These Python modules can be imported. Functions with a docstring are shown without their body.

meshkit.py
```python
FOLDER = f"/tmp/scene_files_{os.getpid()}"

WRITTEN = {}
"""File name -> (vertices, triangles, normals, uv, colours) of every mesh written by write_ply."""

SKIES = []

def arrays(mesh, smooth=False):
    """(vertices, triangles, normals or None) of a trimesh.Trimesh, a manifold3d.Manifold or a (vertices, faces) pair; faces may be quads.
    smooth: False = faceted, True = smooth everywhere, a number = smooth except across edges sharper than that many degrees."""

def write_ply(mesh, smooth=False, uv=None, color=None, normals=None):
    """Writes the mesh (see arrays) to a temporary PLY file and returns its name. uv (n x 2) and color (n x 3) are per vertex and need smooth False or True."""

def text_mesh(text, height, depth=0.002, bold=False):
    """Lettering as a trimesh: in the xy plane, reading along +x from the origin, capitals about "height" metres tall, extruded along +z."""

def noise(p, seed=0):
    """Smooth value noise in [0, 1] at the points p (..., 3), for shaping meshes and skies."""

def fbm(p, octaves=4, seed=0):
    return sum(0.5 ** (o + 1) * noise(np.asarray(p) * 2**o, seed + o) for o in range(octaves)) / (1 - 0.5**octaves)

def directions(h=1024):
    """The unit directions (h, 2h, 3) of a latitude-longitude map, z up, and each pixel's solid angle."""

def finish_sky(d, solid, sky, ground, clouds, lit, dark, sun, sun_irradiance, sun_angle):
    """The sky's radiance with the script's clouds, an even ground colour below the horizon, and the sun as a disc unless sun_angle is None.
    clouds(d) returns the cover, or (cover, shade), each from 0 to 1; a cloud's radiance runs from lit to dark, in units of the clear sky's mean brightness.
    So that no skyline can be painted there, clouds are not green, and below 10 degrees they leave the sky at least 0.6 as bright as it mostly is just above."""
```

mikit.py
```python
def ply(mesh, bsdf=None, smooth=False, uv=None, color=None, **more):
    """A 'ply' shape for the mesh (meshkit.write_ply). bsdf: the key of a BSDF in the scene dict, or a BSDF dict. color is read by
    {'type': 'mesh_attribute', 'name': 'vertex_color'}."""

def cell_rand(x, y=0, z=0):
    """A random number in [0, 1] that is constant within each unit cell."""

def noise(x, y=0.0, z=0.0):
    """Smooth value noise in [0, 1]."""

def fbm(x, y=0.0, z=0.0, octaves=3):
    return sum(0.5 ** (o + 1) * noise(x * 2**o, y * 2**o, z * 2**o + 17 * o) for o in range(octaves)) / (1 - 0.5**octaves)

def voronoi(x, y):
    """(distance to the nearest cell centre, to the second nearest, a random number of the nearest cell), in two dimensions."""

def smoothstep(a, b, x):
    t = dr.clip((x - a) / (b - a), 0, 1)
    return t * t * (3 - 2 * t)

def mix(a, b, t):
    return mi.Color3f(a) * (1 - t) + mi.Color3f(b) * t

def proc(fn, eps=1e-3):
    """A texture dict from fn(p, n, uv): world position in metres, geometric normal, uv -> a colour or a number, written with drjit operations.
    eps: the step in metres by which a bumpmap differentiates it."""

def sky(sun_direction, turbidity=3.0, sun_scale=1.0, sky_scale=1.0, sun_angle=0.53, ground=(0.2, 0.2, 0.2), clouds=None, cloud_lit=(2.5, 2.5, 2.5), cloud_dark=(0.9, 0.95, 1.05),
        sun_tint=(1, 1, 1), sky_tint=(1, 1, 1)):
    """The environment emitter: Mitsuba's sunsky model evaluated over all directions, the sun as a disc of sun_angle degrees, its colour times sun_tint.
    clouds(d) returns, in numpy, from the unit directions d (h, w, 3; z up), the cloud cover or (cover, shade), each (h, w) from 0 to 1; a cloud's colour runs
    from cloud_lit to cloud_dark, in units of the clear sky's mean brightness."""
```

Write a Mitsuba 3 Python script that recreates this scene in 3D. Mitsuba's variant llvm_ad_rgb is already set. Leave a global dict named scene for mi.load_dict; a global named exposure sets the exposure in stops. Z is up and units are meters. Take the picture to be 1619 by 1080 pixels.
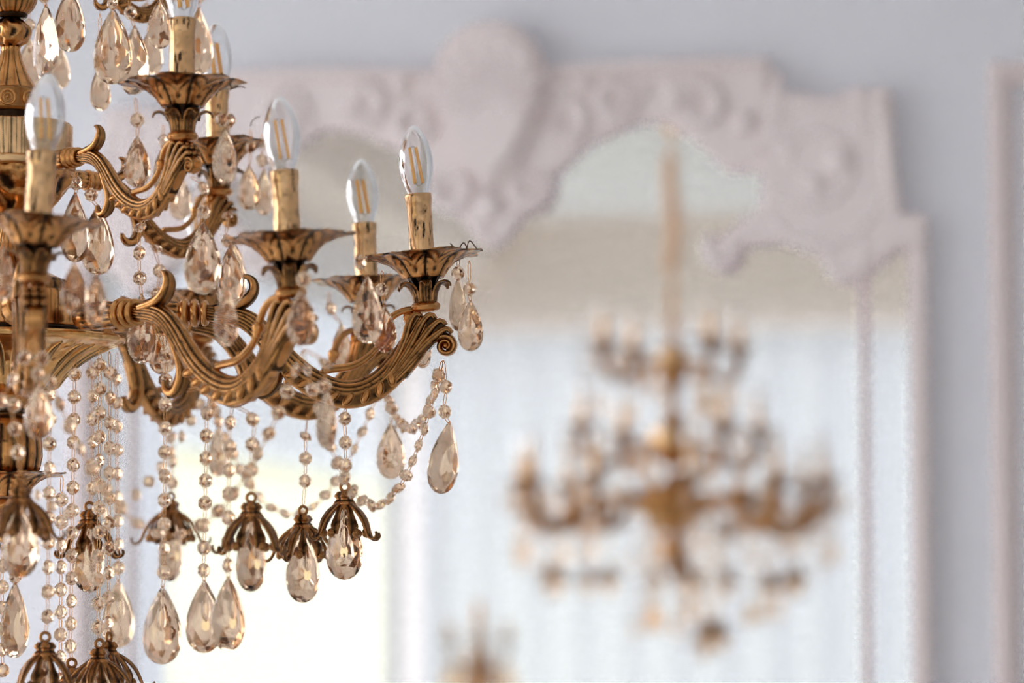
import math, random
import numpy as np, trimesh, manifold3d
import mitsuba as mi
import mikit
from meshkit import noise, fbm
from shapely.geometry import Polygon
from shapely.ops import unary_union

T = mi.ScalarTransform4f
rng = random.Random(7)
scene, labels = {}, {}

# ------------------------------------------------------------------ camera, sky, exposure
F, HORIZON, CAMZ = 5400.0, 960.0, 1.60           # focal length in pixels of the 1619 x 1080 frame
PITCH = math.atan((HORIZON - 540.0) / F)
EYE = np.array([0.0, 0.0, CAMZ])
FWD = np.array([0.0, math.cos(PITCH), math.sin(PITCH)])
UP = np.array([0.0, -math.sin(PITCH), math.cos(PITCH)])
scene['camera'] = {
    'type': 'thinlens', 'fov_axis': 'x', 'fov': math.degrees(2 * math.atan(809.5 / F)),
    'aperture_radius': 0.0185, 'focus_distance': 3.375, 'near_clip': 0.05, 'far_clip': 100.0,
    'to_world': T().look_at(origin=EYE.tolist(), target=(EYE + FWD).tolist(), up=[0, 0, 1])}
scene['sky'] = mikit.sky([0.55, 0.35, 0.75], turbidity=4.0, sun_scale=0.0, sky_scale=1.0, ground=(0.55, 0.55, 0.53),
                         clouds=lambda d: np.ones(d.shape[:2]), cloud_lit=(0.96, 0.99, 1.055))
SKY_GAIN = 1.0
exposure = 5.08

def at(px, py, Y):
    """The point seen at pixel (px, py) that lies Y metres in front of the camera, as the floor plan counts."""
    d = FWD * F + np.array([1.0, 0, 0]) * (px - 809.5) + UP * (540.0 - py)
    return EYE + d * (Y / d[1])

# ------------------------------------------------------------------ materials
def rgb(*c): return {'type': 'rgb', 'value': list(c)}
VC = {'type': 'mesh_attribute', 'name': 'vertex_color'}
def diffuse(*c): return {'type': 'twosided', 'bsdf': {'type': 'diffuse', 'reflectance': rgb(*c)}}
def plaster(c, amp=0.03, freq=6.0):
    c = np.array(c)
    return {'type': 'twosided', 'bsdf': {'type': 'diffuse', 'reflectance': mikit.proc(
        lambda p, n, uv: mi.Color3f(*c.tolist()) * (1 - amp + 2 * amp * mikit.fbm(p.x * freq, p.y * freq, p.z * freq, 3)))}}
scene['wall_paint'] = plaster((0.735, 0.735, 0.77))
scene['frame_paint'] = {'type': 'twosided', 'bsdf': {'type': 'roughplastic', 'diffuse_reflectance': rgb(0.92, 0.81, 0.795), 'alpha': 0.35}}
scene['white_paint'] = diffuse(0.905, 0.90, 0.905)
scene['beige_paint'] = diffuse(0.88, 0.79, 0.72)
scene['floor_wood'] = plaster((0.60, 0.58, 0.57), 0.10, 3.0)
scene['mirror_silver'] = {'type': 'twosided', 'bsdf': {'type': 'conductor', 'material': 'none', 'specular_reflectance': rgb(0.95, 0.95, 0.95)}}
scene['gold'] = {'type': 'twosided', 'bsdf': {'type': 'principled', 'base_color': VC, 'metallic': 0.98, 'roughness': 0.22, 'specular': 0.4}}
scene['bright_gold'] = {'type': 'twosided', 'bsdf': {'type': 'principled', 'base_color': VC, 'metallic': 0.97, 'roughness': 0.17, 'specular': 0.5}}
scene['wire_gold'] = {'type': 'twosided', 'bsdf': {'type': 'principled', 'base_color': rgb(0.92, 0.50, 0.20), 'metallic': 0.65, 'roughness': 0.35}}
scene['dark_wire'] = {'type': 'twosided', 'bsdf': {'type': 'principled', 'base_color': rgb(0.12, 0.07, 0.04), 'metallic': 0.8, 'roughness': 0.35}}
scene['crystal'] = {'type': 'dielectric', 'int_ior': 1.53, 'ext_ior': 1.0, 'specular_transmittance': rgb(0.95, 0.805, 0.665)}
scene['bulb_glass'] = {'type': 'thindielectric', 'int_ior': 1.5, 'ext_ior': 1.0, 'specular_transmittance': rgb(0.985, 0.985, 0.985)}
scene['shell_glass'] = {'type': 'dielectric', 'int_ior': 1.38, 'ext_ior': 1.0}
scene['filament_orange'] = diffuse(1.0, 0.57, 0.19)
scene['tin'] = {'type': 'twosided', 'bsdf': {'type': 'principled', 'base_color': rgb(0.6, 0.58, 0.55), 'metallic': 0.9, 'roughness': 0.3}}
scene['chain_cloth'] = diffuse(0.80, 0.52, 0.33)
scene['sheer_cloth'] = {'type': 'principledthin', 'base_color': rgb(0.90, 0.935, 0.99), 'roughness': 0.9, 'diff_trans': 0.208, 'spec_trans': 0.0, 'eta': 1.3}
scene['cream_cloth'] = {'type': 'principledthin', 'base_color': rgb(0.98, 0.97, 0.74), 'roughness': 0.9, 'diff_trans': 0.60, 'spec_trans': 0.0, 'eta': 1.3}

# ------------------------------------------------------------------ writing into the scene
def numbered(name):
    keys = scene.keys() | labels.keys() | TAKEN
    k, n = name, 0
    while k in keys:
        n += 1; k = f'{name}_{n:03d}'
    TAKEN.add(k)
    return k
TAKEN = set()
def thing(name, label, cat, group=None):
    k = numbered(name)
    labels[k] = {'label': label, 'category': cat}
    if group: labels[k]['group'] = group
    return k
def tag(key, label, cat, group=None):
    labels[key] = {'label': label, 'category': cat}
    if group: labels[key]['group'] = group
def put(name, shape, parent=None, m=None):
    k = numbered((parent + '__' if parent else '') + name)
    scene[k] = {**shape, 'to_world': T(m)} if m is not None else shape
    return k
def structure(name, shape, m=None):
    k = put(name, shape, None, m); labels[k] = {'kind': 'structure'}
    return k
def trs(p=(0, 0, 0), R=None, s=1.0):
    M = np.eye(4); M[:3, :3] = (np.eye(3) if R is None else R) * s; M[:3, 3] = p
    return M
def rot(axis, deg): return trimesh.transformations.rotation_matrix(math.radians(deg), axis)[:3, :3]

# ------------------------------------------------------------------ mesh helpers: (vertices, faces, colours)
GOLD, DARK, PALE = np.array([0.72, 0.348, 0.120]), np.array([0.016, 0.009, 0.006]), np.array([0.92, 0.59, 0.30])
def grid_faces(n, m, wrap=True):
    i, j = np.meshgrid(np.arange(n - 1), np.arange(m if wrap else m - 1), indexing='ij')
    a, b = i * m + j, i * m + (j + 1) % m
    return np.concatenate([np.stack([a, b, b + m], -1).reshape(-1, 3), np.stack([a, b + m, a + m], -1).reshape(-1, 3)])
def join(parts):
    V, Fc, C, o = [], [], [], 0
    for v, f, c in parts:
        V.append(v); Fc.append(f + o); C.append(c); o += len(v)
    return np.vstack(V), np.vstack(Fc), np.vstack(C)
def move(m, p=(0, 0, 0), R=None, s=1.0):
    v = m[0] * s
    if R is not None: v = v @ np.asarray(R).T
    return v + np.asarray(p), m[1], m[2]
def paint(v, groove=0.0, base=GOLD, spots=0.35, freq=90.0, seed=0):
    """Antique gilding: black wax left in the grooves, worn spots, mottled gold."""
    n1 = fbm(v * freq, 3, seed)[..., None]; n2 = fbm(v * freq * 3.1 + 5, 3, seed + 9)[..., None]
    g = np.clip(np.asarray(groove, float).reshape(-1, 1) if np.ndim(groove) else groove, 0, 1)
    n0 = fbm(v * freq * 0.8 + 11, 3, seed + 3)[..., None]
    col = base * (0.55 + 0.75 * n1) * (1 - 0.45 * spots * np.clip((n0 - 0.45) * 5, 0, 1))
    d = np.clip(g * (0.9 + 0.7 * n2) + np.clip((n2 - 0.66 + 0.08 * spots) * 7, 0, 1) * min(1.0, 1.3 * spots), 0, 0.97)
    return np.clip(col * (1 - d) + DARK * d, 0, 1)
def curve(pts, n, closed=False):
    from scipy.interpolate import CubicSpline
    p = np.asarray(pts, float)
    t = np.concatenate([[0], np.cumsum(np.linalg.norm(np.diff(p, axis=0), axis=1))])
    return CubicSpline(t, p)(np.linspace(0, t[-1], n))
def sweep2d(path, a, b, m=20, disp=None, caps=True, base=GOLD, spots=0.3, seed=0):
    """Sweep along a curve in the xz plane: half height a (in plane), half width b (along y), per station; disp(s, phi) -> (relief factor, groove)."""
    p = np.asarray(path); n = len(p)
    t = np.gradient(p, axis=0); t /= np.linalg.norm(t, axis=1, keepdims=True)
    nrm = np.stack([-t[:, 1], t[:, 0]], 1)
    a = np.broadcast_to(a, (n,)); b = np.broadcast_to(b, (n,))
    ph = np.arange(m) * 2 * np.pi / m
    s = np.linspace(0, 1, n)
    d, g = disp(s[:, None], ph[None]) if disp else (np.ones((n, m)), np.zeros((n, m)))
    d = np.broadcast_to(d, (n, m)); g = np.broadcast_to(g, (n, m))
    up = a[:, None] * np.sin(ph) * d
    x = p[:, :1] + nrm[:, :1] * up; z = p[:, 1:] + nrm[:, 1:] * up; y = b[:, None] * np.cos(ph) * d
    v = np.stack([x, y, z], -1).reshape(-1, 3); f = grid_faces(n, m); g = g.reshape(-1)
    f = f[:, ::-1]
    if caps:
        c0, c1 = len(v), len(v) + 1
        v = np.vstack([v, [p[0, 0], 0, p[0, 1]], [p[-1, 0], 0, p[-1, 1]]]); g = np.concatenate([g, [g[:m].mean(), g[-m:].mean()]])
        j = np.arange(m); k = (j + 1) % m
        f = np.vstack([f, np.stack([j, k, j * 0 + c0], 1), np.stack([k + (n - 1) * m, j + (n - 1) * m, j * 0 + c1], 1)])
    return v, f, paint(v, g, base, spots, seed=seed)
def tube3(pts, r, m=6):
    """A round tube along 3-D points, plain (vertices, faces)."""
    p = np.asarray(pts, float); n = len(p)
    t = np.gradient(p, axis=0); t /= np.linalg.norm(t, axis=1, keepdims=True) + 1e-12
    ref = np.array([0.31, 0.95, 0.05]); a = np.cross(t, ref); a /= np.linalg.norm(a, axis=1, keepdims=True) + 1e-9
    b = np.cross(t, a); ph = np.arange(m) * 2 * np.pi / m
    r = np.broadcast_to(r, (n,))[:, None, None]
    v = p[:, None] + r * (np.cos(ph)[None, :, None] * a[:, None] + np.sin(ph)[None, :, None] * b[:, None])
    v = np.vstack([v.reshape(-1, 3), p[0], p[-1]]); f = grid_faces(n, m); j = np.arange(m); k = (j + 1) % m
    f = np.vstack([f, np.stack([k, j, j * 0 + n * m], 1), np.stack([j + (n - 1) * m, k + (n - 1) * m, j * 0 + n * m + 1], 1)])
    return v, f
def gtube(pts, r, m=7, base=GOLD, groove=0.0, spots=0.25):
    v, f = tube3(pts, r, m); return v, f, paint(v, groove, base, spots)
def lathe(prof, m=64, per=1.0, disp=None, base=GOLD, spots=0.35, dense=None, seed=0, dark=None, freq=90.0):
    """prof: (r, z) corners, rounded by dense sampling; disp(phi, s, r, z) -> (extra radius, groove)."""
    p = np.asarray(prof, float)
    if dense:
        seg = np.linalg.norm(np.diff(p, axis=0), axis=1); q = [p[0]]
        for i, L in enumerate(seg):
            k = max(1, int(round(L / dense)))
            q += [p[i] + (p[i + 1] - p[i]) * (j + 1) / k for j in range(k)]
        p = np.array(q)
    n = len(p); ph = np.arange(m) * 2 * np.pi / m
    r = np.repeat(p[:, :1], m, 1); z = np.repeat(p[:, 1:], m, 1); g = np.zeros((n, m))
    if disp:
        dr, g = disp(ph[None] + 0 * r, np.linspace(0, 1, n)[:, None] + 0 * r, r, z); r = np.maximum(r + dr, 1e-5); g = np.broadcast_to(g, (n, m))
    if dark is not None: g = np.maximum(g, dark(z))
    v = np.stack([r * np.cos(ph), r * np.sin(ph), z], -1).reshape(-1, 3)
    return v, grid_faces(n, m)[:, ::-1], paint(v, g.reshape(-1), base, spots, freq, seed)
def ball(c, r, sc=(1, 1, 1), R=None, sub=2, groove=0.0, base=GOLD, spots=0.2):
    s = trimesh.creation.icosphere(subdivisions=sub); v = s.vertices * np.asarray(sc) * r
    if R is not None: v = v @ np.asarray(R).T
    v = v + np.asarray(c); return v, s.faces, paint(v, groove, base, spots)
def torus(R, r, m=28, k=10, base=GOLD, groove=0.0, spots=0.25):
    ph = np.linspace(0, 2 * np.pi, m, endpoint=False); th = np.linspace(0, 2 * np.pi, k + 1)
    x = R + r * np.cos(th)[:, None]
    v = np.stack([x * np.cos(ph), x * np.sin(ph), r * np.sin(th)[:, None] + 0 * x * ph], -1).reshape(-1, 3)
    return v, grid_faces(k + 1, m), paint(v, groove, base, spots)
def shape(m, bsdf='gold', smooth=True): return mikit.ply((m[0], m[1]), bsdf, smooth=smooth, color=m[2])
def plain(v, f, bsdf, smooth=True): return mikit.ply((v, f), bsdf, smooth=smooth)
def box(x0, x1, y0, y1, z0, z1): return trimesh.creation.box(bounds=[[x0, y0, z0], [x1, y1, z1]])

# ------------------------------------------------------------------ the room: u runs along the mirror wall, q towards it, z up
A_WALL, C_WALL = math.radians(9.05), 6.29
TU, NQ = np.array([math.cos(A_WALL), -math.sin(A_WALL), 0]), np.array([math.sin(A_WALL), math.cos(A_WALL), 0])
ROOM = np.eye(4); ROOM[:3, 0], ROOM[:3, 1] = TU, NQ
def on_wall(px, py, off=0.0):
    """(u, z) of the point on the mirror wall (off metres in front of it) that is seen at this pixel."""
    d = FWD * F + np.array([1.0, 0, 0]) * (px - 809.5) + UP * (540.0 - py)
    p = EYE + d * ((C_WALL - off) / (d @ NQ))
    return float(p @ TU), float(p[2])
UL, UR, QM, QR, ZC = -3.04, 4.0, C_WALL, C_WALL - 9.7, 3.44      # left, right, mirror wall, rear wall, ceiling height
def room_box(name, bsdf, *b): return structure(name, mikit.ply(box(*b), bsdf), ROOM)
def room_boxes(name, bsdf, bs): return structure(name, mikit.ply(trimesh.util.concatenate([box(*b) for b in bs]), bsdf), ROOM)
room_box('floor', 'floor_wood', UL, UR, QR, QM, -0.1, 0)
room_box('ceiling', 'white_paint', UL, UR, QR, QM, ZC, ZC + 0.1)
room_box('wall_front', 'wall_paint', UL, UR, QM, QM + 0.15, 0, ZC)
room_box('wall_right', 'white_paint', UR, UR + 0.15, QR, QM, 0, ZC)
W1 = (QM - 4.15, QM - 0.5, 0.25, 2.95)        # tall window in the left wall beside the chandelier
W2 = (QM - 9.2, QM - 4.6, 0.0, 2.86)         # curtained opening, reflected behind the hanging strands
DOOR = (QM - 9.18, QM - 5.46, 0.0, 2.17)      # its sunny middle
room_boxes('wall_left', 'white_paint', [(UL - 0.15, UL, QR, W2[0], 0, ZC), (UL - 0.15, UL, W2[0], W2[1], W2[3], ZC), (UL - 0.15, UL, W2[1], W1[0], 0, ZC),
           (UL - 0.15, UL, W1[0], W1[1], 0, W1[2]), (UL - 0.15, UL, W1[0], W1[1], W1[3], ZC), (UL - 0.15, UL, W1[1], QM, 0, ZC)])
W3 = (UL + 0.05, UR - 0.1, 0.0, 2.86)
room_boxes('wall_rear', 'beige_paint', [(UL, W3[0], QR - 0.15, QR, 0, ZC), (W3[1], UR, QR - 0.15, QR, 0, ZC), (W3[0], W3[1], QR - 0.15, QR, W3[3], ZC)])
room_box('trim_1', 'beige_paint', UL, UL + 0.42, QR, QM - 2.5, ZC - 0.26, ZC)           # boxed soffit along the left wall
def window(name, along, lo, hi, z0, z1, fixed, nmul):
    k = numbered(name); labels[k] = {'kind': 'structure'}
    bars = [(lo, hi, z0, z0 + 0.06), (lo, hi, z1 - 0.06, z1), (lo, lo + 0.06, z0, z1), (hi - 0.06, hi, z0, z1)]
    bars += [(lo + (hi - lo) * i / nmul - 0.025, lo + (hi - lo) * i / nmul + 0.025, z0, z1) for i in range(1, nmul)]
    for i, (a, b, c, d) in enumerate(bars):
        bb = (fixed - 0.03, fixed + 0.03, a, b, c, d) if along == 'q' else (a, b, fixed - 0.03, fixed + 0.03, c, d)
        put('window_frame', mikit.ply(box(*bb), 'white_paint'), k, ROOM)
    for i in range(nmul):
        a, b = lo + (hi - lo) * i / nmul + 0.03, lo + (hi - lo) * (i + 1) / nmul - 0.03
        bb = (fixed, fixed, a, b, z0 + 0.05, z1 - 0.05) if along == 'q' else (a, b, fixed, fixed, z0 + 0.05, z1 - 0.05)
        v = np.array([[bb[0], bb[2], bb[4]], [bb[1], bb[3], bb[4]], [bb[1], bb[3], bb[5]], [bb[0], bb[2], bb[5]]])
        put('pane', plain(v, np.array([[0, 1, 2], [0, 2, 3]]), 'bulb_glass', False), k, ROOM)
window('window_1', 'q', W1[0], W1[1], W1[2], W1[3], UL - 0.08, 3)
def drape(name, label, along, lo, hi, z0, z1, fixed, bsdf, amp=0.02, waves=30):
    n = waves * 8 + 1; s = np.linspace(lo, hi, n); w = fixed + amp * np.sin(np.linspace(0, waves * 2 * np.pi, n))
    rows = []
    for z in (z0, z1): rows.append(np.stack([w, s, 0 * s + z], 1) if along == 'q' else np.stack([s, w, 0 * s + z], 1))
    k = put(name, plain(np.vstack(rows), grid_faces(2, n, False), bsdf), None, ROOM)
    tag(k, label, 'curtain')
drape('sheer_curtain', 'white sheer curtain across the rear window wall, seen bright in the mirror', 'u', W3[0] + 0.01, W3[1] - 0.01, 0.01, W3[3] + 0.03, QR + 0.06, 'sheer_cloth')
drape('cream_curtain', 'cream glowing curtain reflected low in the mirror behind the hanging strands', 'q', DOOR[0], DOOR[1], 0.01, DOOR[3], UL - 0.05, 'cream_cloth', 0.012, 16)
drape('sheer_curtain', 'white sheer curtain beside the cream one, nearer to the mirror', 'q', DOOR[1] + 0.01, W2[1] - 0.01, 0.01, W2[3], UL - 0.05, 'sheer_cloth', 0.012, 6)
drape('sheer_valance', 'white sheer valance above the cream curtain in the reflected room', 'q', DOOR[0], DOOR[1], DOOR[3] - 0.02, W2[3], UL - 0.09, 'sheer_cloth', 0.012, 16)

# ------------------------------------------------------------------ the wall mirror with its plaster frame
UC = on_wall(781, 300)[0]
mirror = thing('wall_mirror', 'wide wall mirror in a pinkish white baroque plaster frame with carved cresting', 'mirror')
def wpoly(pts): return [on_wall(*p) for p in pts]
def both(half):                                   # a shape of the right half together with its left counterpart
    return list(half), [(2 * UC - u, z) for u, z in half][::-1]
def slab(poly, d0, d1, bevel=0.008):
    """A polygon of the wall plane as a slab from d0 to d1 metres in front of the wall, its face edge bevelled."""
    P = poly if isinstance(poly, Polygon) else Polygon(poly)
    P = P.buffer(0); out = []
    inner = P.buffer(-bevel)
    for g, lo, hi in [(P, d0, d1 - bevel)] + [(gg, d1 - bevel, d1) for gg in getattr(inner, 'geoms', [inner])]:
        for gg in getattr(g, 'geoms', [g]):
            m = trimesh.creation.extrude_polygon(gg, hi - lo, engine='earcut')
            v = m.vertices; out.append(trimesh.Trimesh(np.stack([v[:, 0], QM - lo - v[:, 2], v[:, 1]], 1), m.faces[:, ::-1], process=False))
    return trimesh.util.concatenate(out)
def wtube(uz, r, off, m=10):
    c = curve(uz, 8 * len(uz)); n = len(c)
    s = np.linspace(0, 1, n); rr = np.asarray(r) if np.ndim(r) else r * (0.45 + 0.55 * np.sin(np.pi * np.clip(s * 0.9 + 0.08, 0, 1)))
    return trimesh.Trimesh(*tube3(np.stack([c[:, 0], 0 * s + QM - off, c[:, 1]], 1), rr, m), process=False)
def spiral(cx, cy, r0, r1, a0, turns, n=18):
    """Pixel points of a C-scroll."""
    return [(cx + (r0 + (r1 - r0) * i / n) * math.cos(a0 + turns * 2 * math.pi * i / n), cy + (r0 + (r1 - r0) * i / n) * math.sin(a0 + turns * 2 * math.pi * i / n)) for i in range(n + 1)]
rail_top = wpoly([(781, 118), (868, 111), (1218, 97), (1218, 272), (1150, 272), (1105, 228), (1052, 196), (1010, 197), (935, 230), (872, 292), (832, 345), (802, 384), (781, 396)])
corner = wpoly([(1214, 148), (1316, 158), (1345, 148), (1412, 150), (1416, 262), (1428, 343), (1466, 345), (1464, 392), (1420, 398), (1384, 430), (1366, 452), (1330, 442), (1292, 404), (1240, 386), (1166, 396), (1140, 432), (1120, 414), (1136, 384), (1182, 350), (1206, 330), (1206, 268)])
(um, zm) = on_wall(1360, 1300)
bar_o, bar_i = on_wall(1466, 345), on_wall(1437, 345)
ZB = 0.55
bar = [(bar_i[0], ZB), (bar_o[0], ZB), (bar_o[0], bar_o[1]), (bar_i[0], bar_o[1])]
in0, in1 = on_wall(1359, 420), on_wall(1374, 420)
bead_bar = [(in0[0], ZB), (in1[0], ZB), (in1[0], in1[1]), (in0[0], in0[1])]
crest = wpoly([(781, 44), (815, 49), (846, 70), (863, 100), (869, 150), (850, 210), (820, 270), (781, 300)])
for a in both(bar): put('side_rail', mikit.ply(slab(a, 0, 0.05), 'frame_paint'), mirror, ROOM)
for a in both(bead_bar): put('inner_molding', mikit.ply(slab(a, 0, 0.032), 'frame_paint'), mirror, ROOM)
for a in both(rail_top): put('crest_rail', mikit.ply(slab(a, 0, 0.045), 'frame_paint'), mirror, ROOM)
for a in both(corner): put('corner_ornament', mikit.ply(slab(a, 0, 0.055), 'frame_paint'), mirror, ROOM)
bl = [(2 * UC - bar_o[0], ZB - 0.12), (bar_o[0], ZB - 0.12), (bar_o[0], ZB), (2 * UC - bar_o[0], ZB)]
put('bottom_rail', mikit.ply(slab(bl, 0, 0.05), 'frame_paint'), mirror, ROOM)
cr = both(crest); cart = put('cartouche', mikit.ply(slab(Polygon(cr[0]).union(Polygon(cr[1])).buffer(0.002), 0.03, 0.085, 0.02), 'frame_paint'), mirror, ROOM)
for k in range(-4, 5):                             # shell flutes fanning over the cartouche
    a = math.radians(90 + k * 19); c0 = on_wall(781, 190); e = (c0[0] + 0.02 * math.cos(a), c0[1] + 0.02 * math.sin(a)); L = 0.115 if abs(k) < 4 else 0.09
    put('flute', mikit.ply(wtube([e, (e[0] + L * 0.5 * math.cos(a), e[1] + L * 0.5 * math.sin(a)), (e[0] + L * math.cos(a), e[1] + L * math.sin(a))], 0.011, 0.083), 'frame_paint', smooth=40), cart, ROOM)
scr = [spiral(1290, 262, 78, 22, 2.6, -1.15), spiral(1300, 300, 96, 88, 0.2, 0.45), spiral(1150, 398, 30, 12, 4.0, -0.9), spiral(1335, 410, 40, 16, -1.2, 0.9), spiral(1380, 190, 26, 10, 1.2, 1.2),
       spiral(1110, 175, 40, 14, 2.9, 1.3), spiral(980, 160, 34, 14, 0.2, 1.2), spiral(900, 190, 36, 14, 3.0, -1.2), spiral(840, 300, 34, 12, 5.5, 1.2), [(1230, 118), (1225, 200), (1200, 250)], [(880, 118), (1050, 110), (1212, 104)],
       [(1222, 162), (1320, 170), (1400, 164)], [(1404, 180), (1406, 260), (1418, 330)], spiral(1240, 200, 26, 9, 0.5, 1.1)]
for s in scr:
    for h in both([on_wall(*p) for p in s]): put('scroll_relief', mikit.ply(wtube(h, 0.014, 0.048), 'frame_paint', smooth=40), mirror, ROOM)
for x, y, r in [(1330, 260, 26), (1290, 300, 20), (1360, 160, 18), (1395, 160, 18), (640, 140, 16), (930, 140, 14), (1070, 150, 14), (1020, 150, 12), (1250, 240, 15), (1180, 200, 18), (781, 330, 22)]:
    u, z = on_wall(x, y); s = trimesh.creation.icosphere(subdivisions=2); rr = r / 860
    s.apply_transform(np.diag([rr, rr * 0.8, rr, 1])); s.apply_translation([u, QM - 0.05, z]); put('boss', mikit.ply(s, 'frame_paint', smooth=True), mirror, ROOM)
u0, u1 = bar_i[0] + 0.005, 2 * UC - bar_i[0] - 0.005
tl, tr = on_wall(1210, 112), None
glass = unary_union([Polygon([(u1, ZB), (u0, ZB), (u0, bar_o[1] - 0.03), (u1, bar_o[1] - 0.03)]), Polygon([(2 * UC - tl[0], 1.6), (tl[0], 1.6), (tl[0], tl[1] - 0.01), (2 * UC - tl[0], tl[1] - 0.01)])])
put('mirror_glass', mikit.ply(slab(glass, 0.006, 0.012, 0.001), 'mirror_silver'), mirror, ROOM)
# raised panel moulding on the wall right of the mirror
p0, p1 = on_wall(1562, 100), on_wall(1600, 100)
top = p0[1]; wdt = p1[0] - p0[0]
outer = [(p0[0], 0.3), (3.4, 0.3), (3.4, top), (p0[0], top)]
ring = Polygon(outer).difference(Polygon([(p0[0] + wdt, 0.3 + wdt), (3.4 - wdt, 0.3 + wdt), (3.4 - wdt, top - wdt), (p0[0] + wdt, top - wdt)]))
ring2 = Polygon(outer).buffer(-wdt * 0.25, join_style=2).difference(Polygon(outer).buffer(-wdt * 0.7, join_style=2))
inn = Polygon(outer).buffer(-wdt * 1.55, join_style=2); ring3 = inn.difference(inn.buffer(-wdt * 0.45, join_style=2))
structure('trim_2', mikit.ply(trimesh.util.concatenate([slab(ring, 0, 0.018), slab(ring2, 0.015, 0.032), slab(ring3, 0, 0.02)]), 'frame_paint'), ROOM)

# ------------------------------------------------------------------ the chandelier
AX0 = at(12, 500, 3.4); AXIS = np.array([AX0[0], AX0[1]])
def zed(y): return at(12, y, 3.4)[2]
PX = 3.4 / F                                      # one pixel at the axis, in metres
def polar(r, th, z):
    a = math.radians(th); return np.array([AXIS[0] + r * math.cos(a), AXIS[1] - r * math.sin(a), z])
def radial(th):                                   # local x outwards, y sideways, z up
    a = math.radians(th); return np.array([[math.cos(a), math.sin(a), 0], [-math.sin(a), math.cos(a), 0], [0, 0, 1.0]])
ch = thing('chandelier', 'tall antique gold chandelier with tiers of scrolled candle arms, cut by the left picture edge', 'chandelier')
AXM = trs((AXIS[0], AXIS[1], 0))
def turned(name, prof, m=72, disp=None, base=GOLD, spots=0.35, bsdf='gold', dense=0.0022, dark=None, parent=None):
    pr = [(r * PX, zed(y)) for r, y in prof]
    return put(name, shape(lathe(pr, m, disp=disp, base=base, spots=spots, dense=dense, dark=dark, seed=len(scene)), bsdf), parent or ch, AXM)
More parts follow.
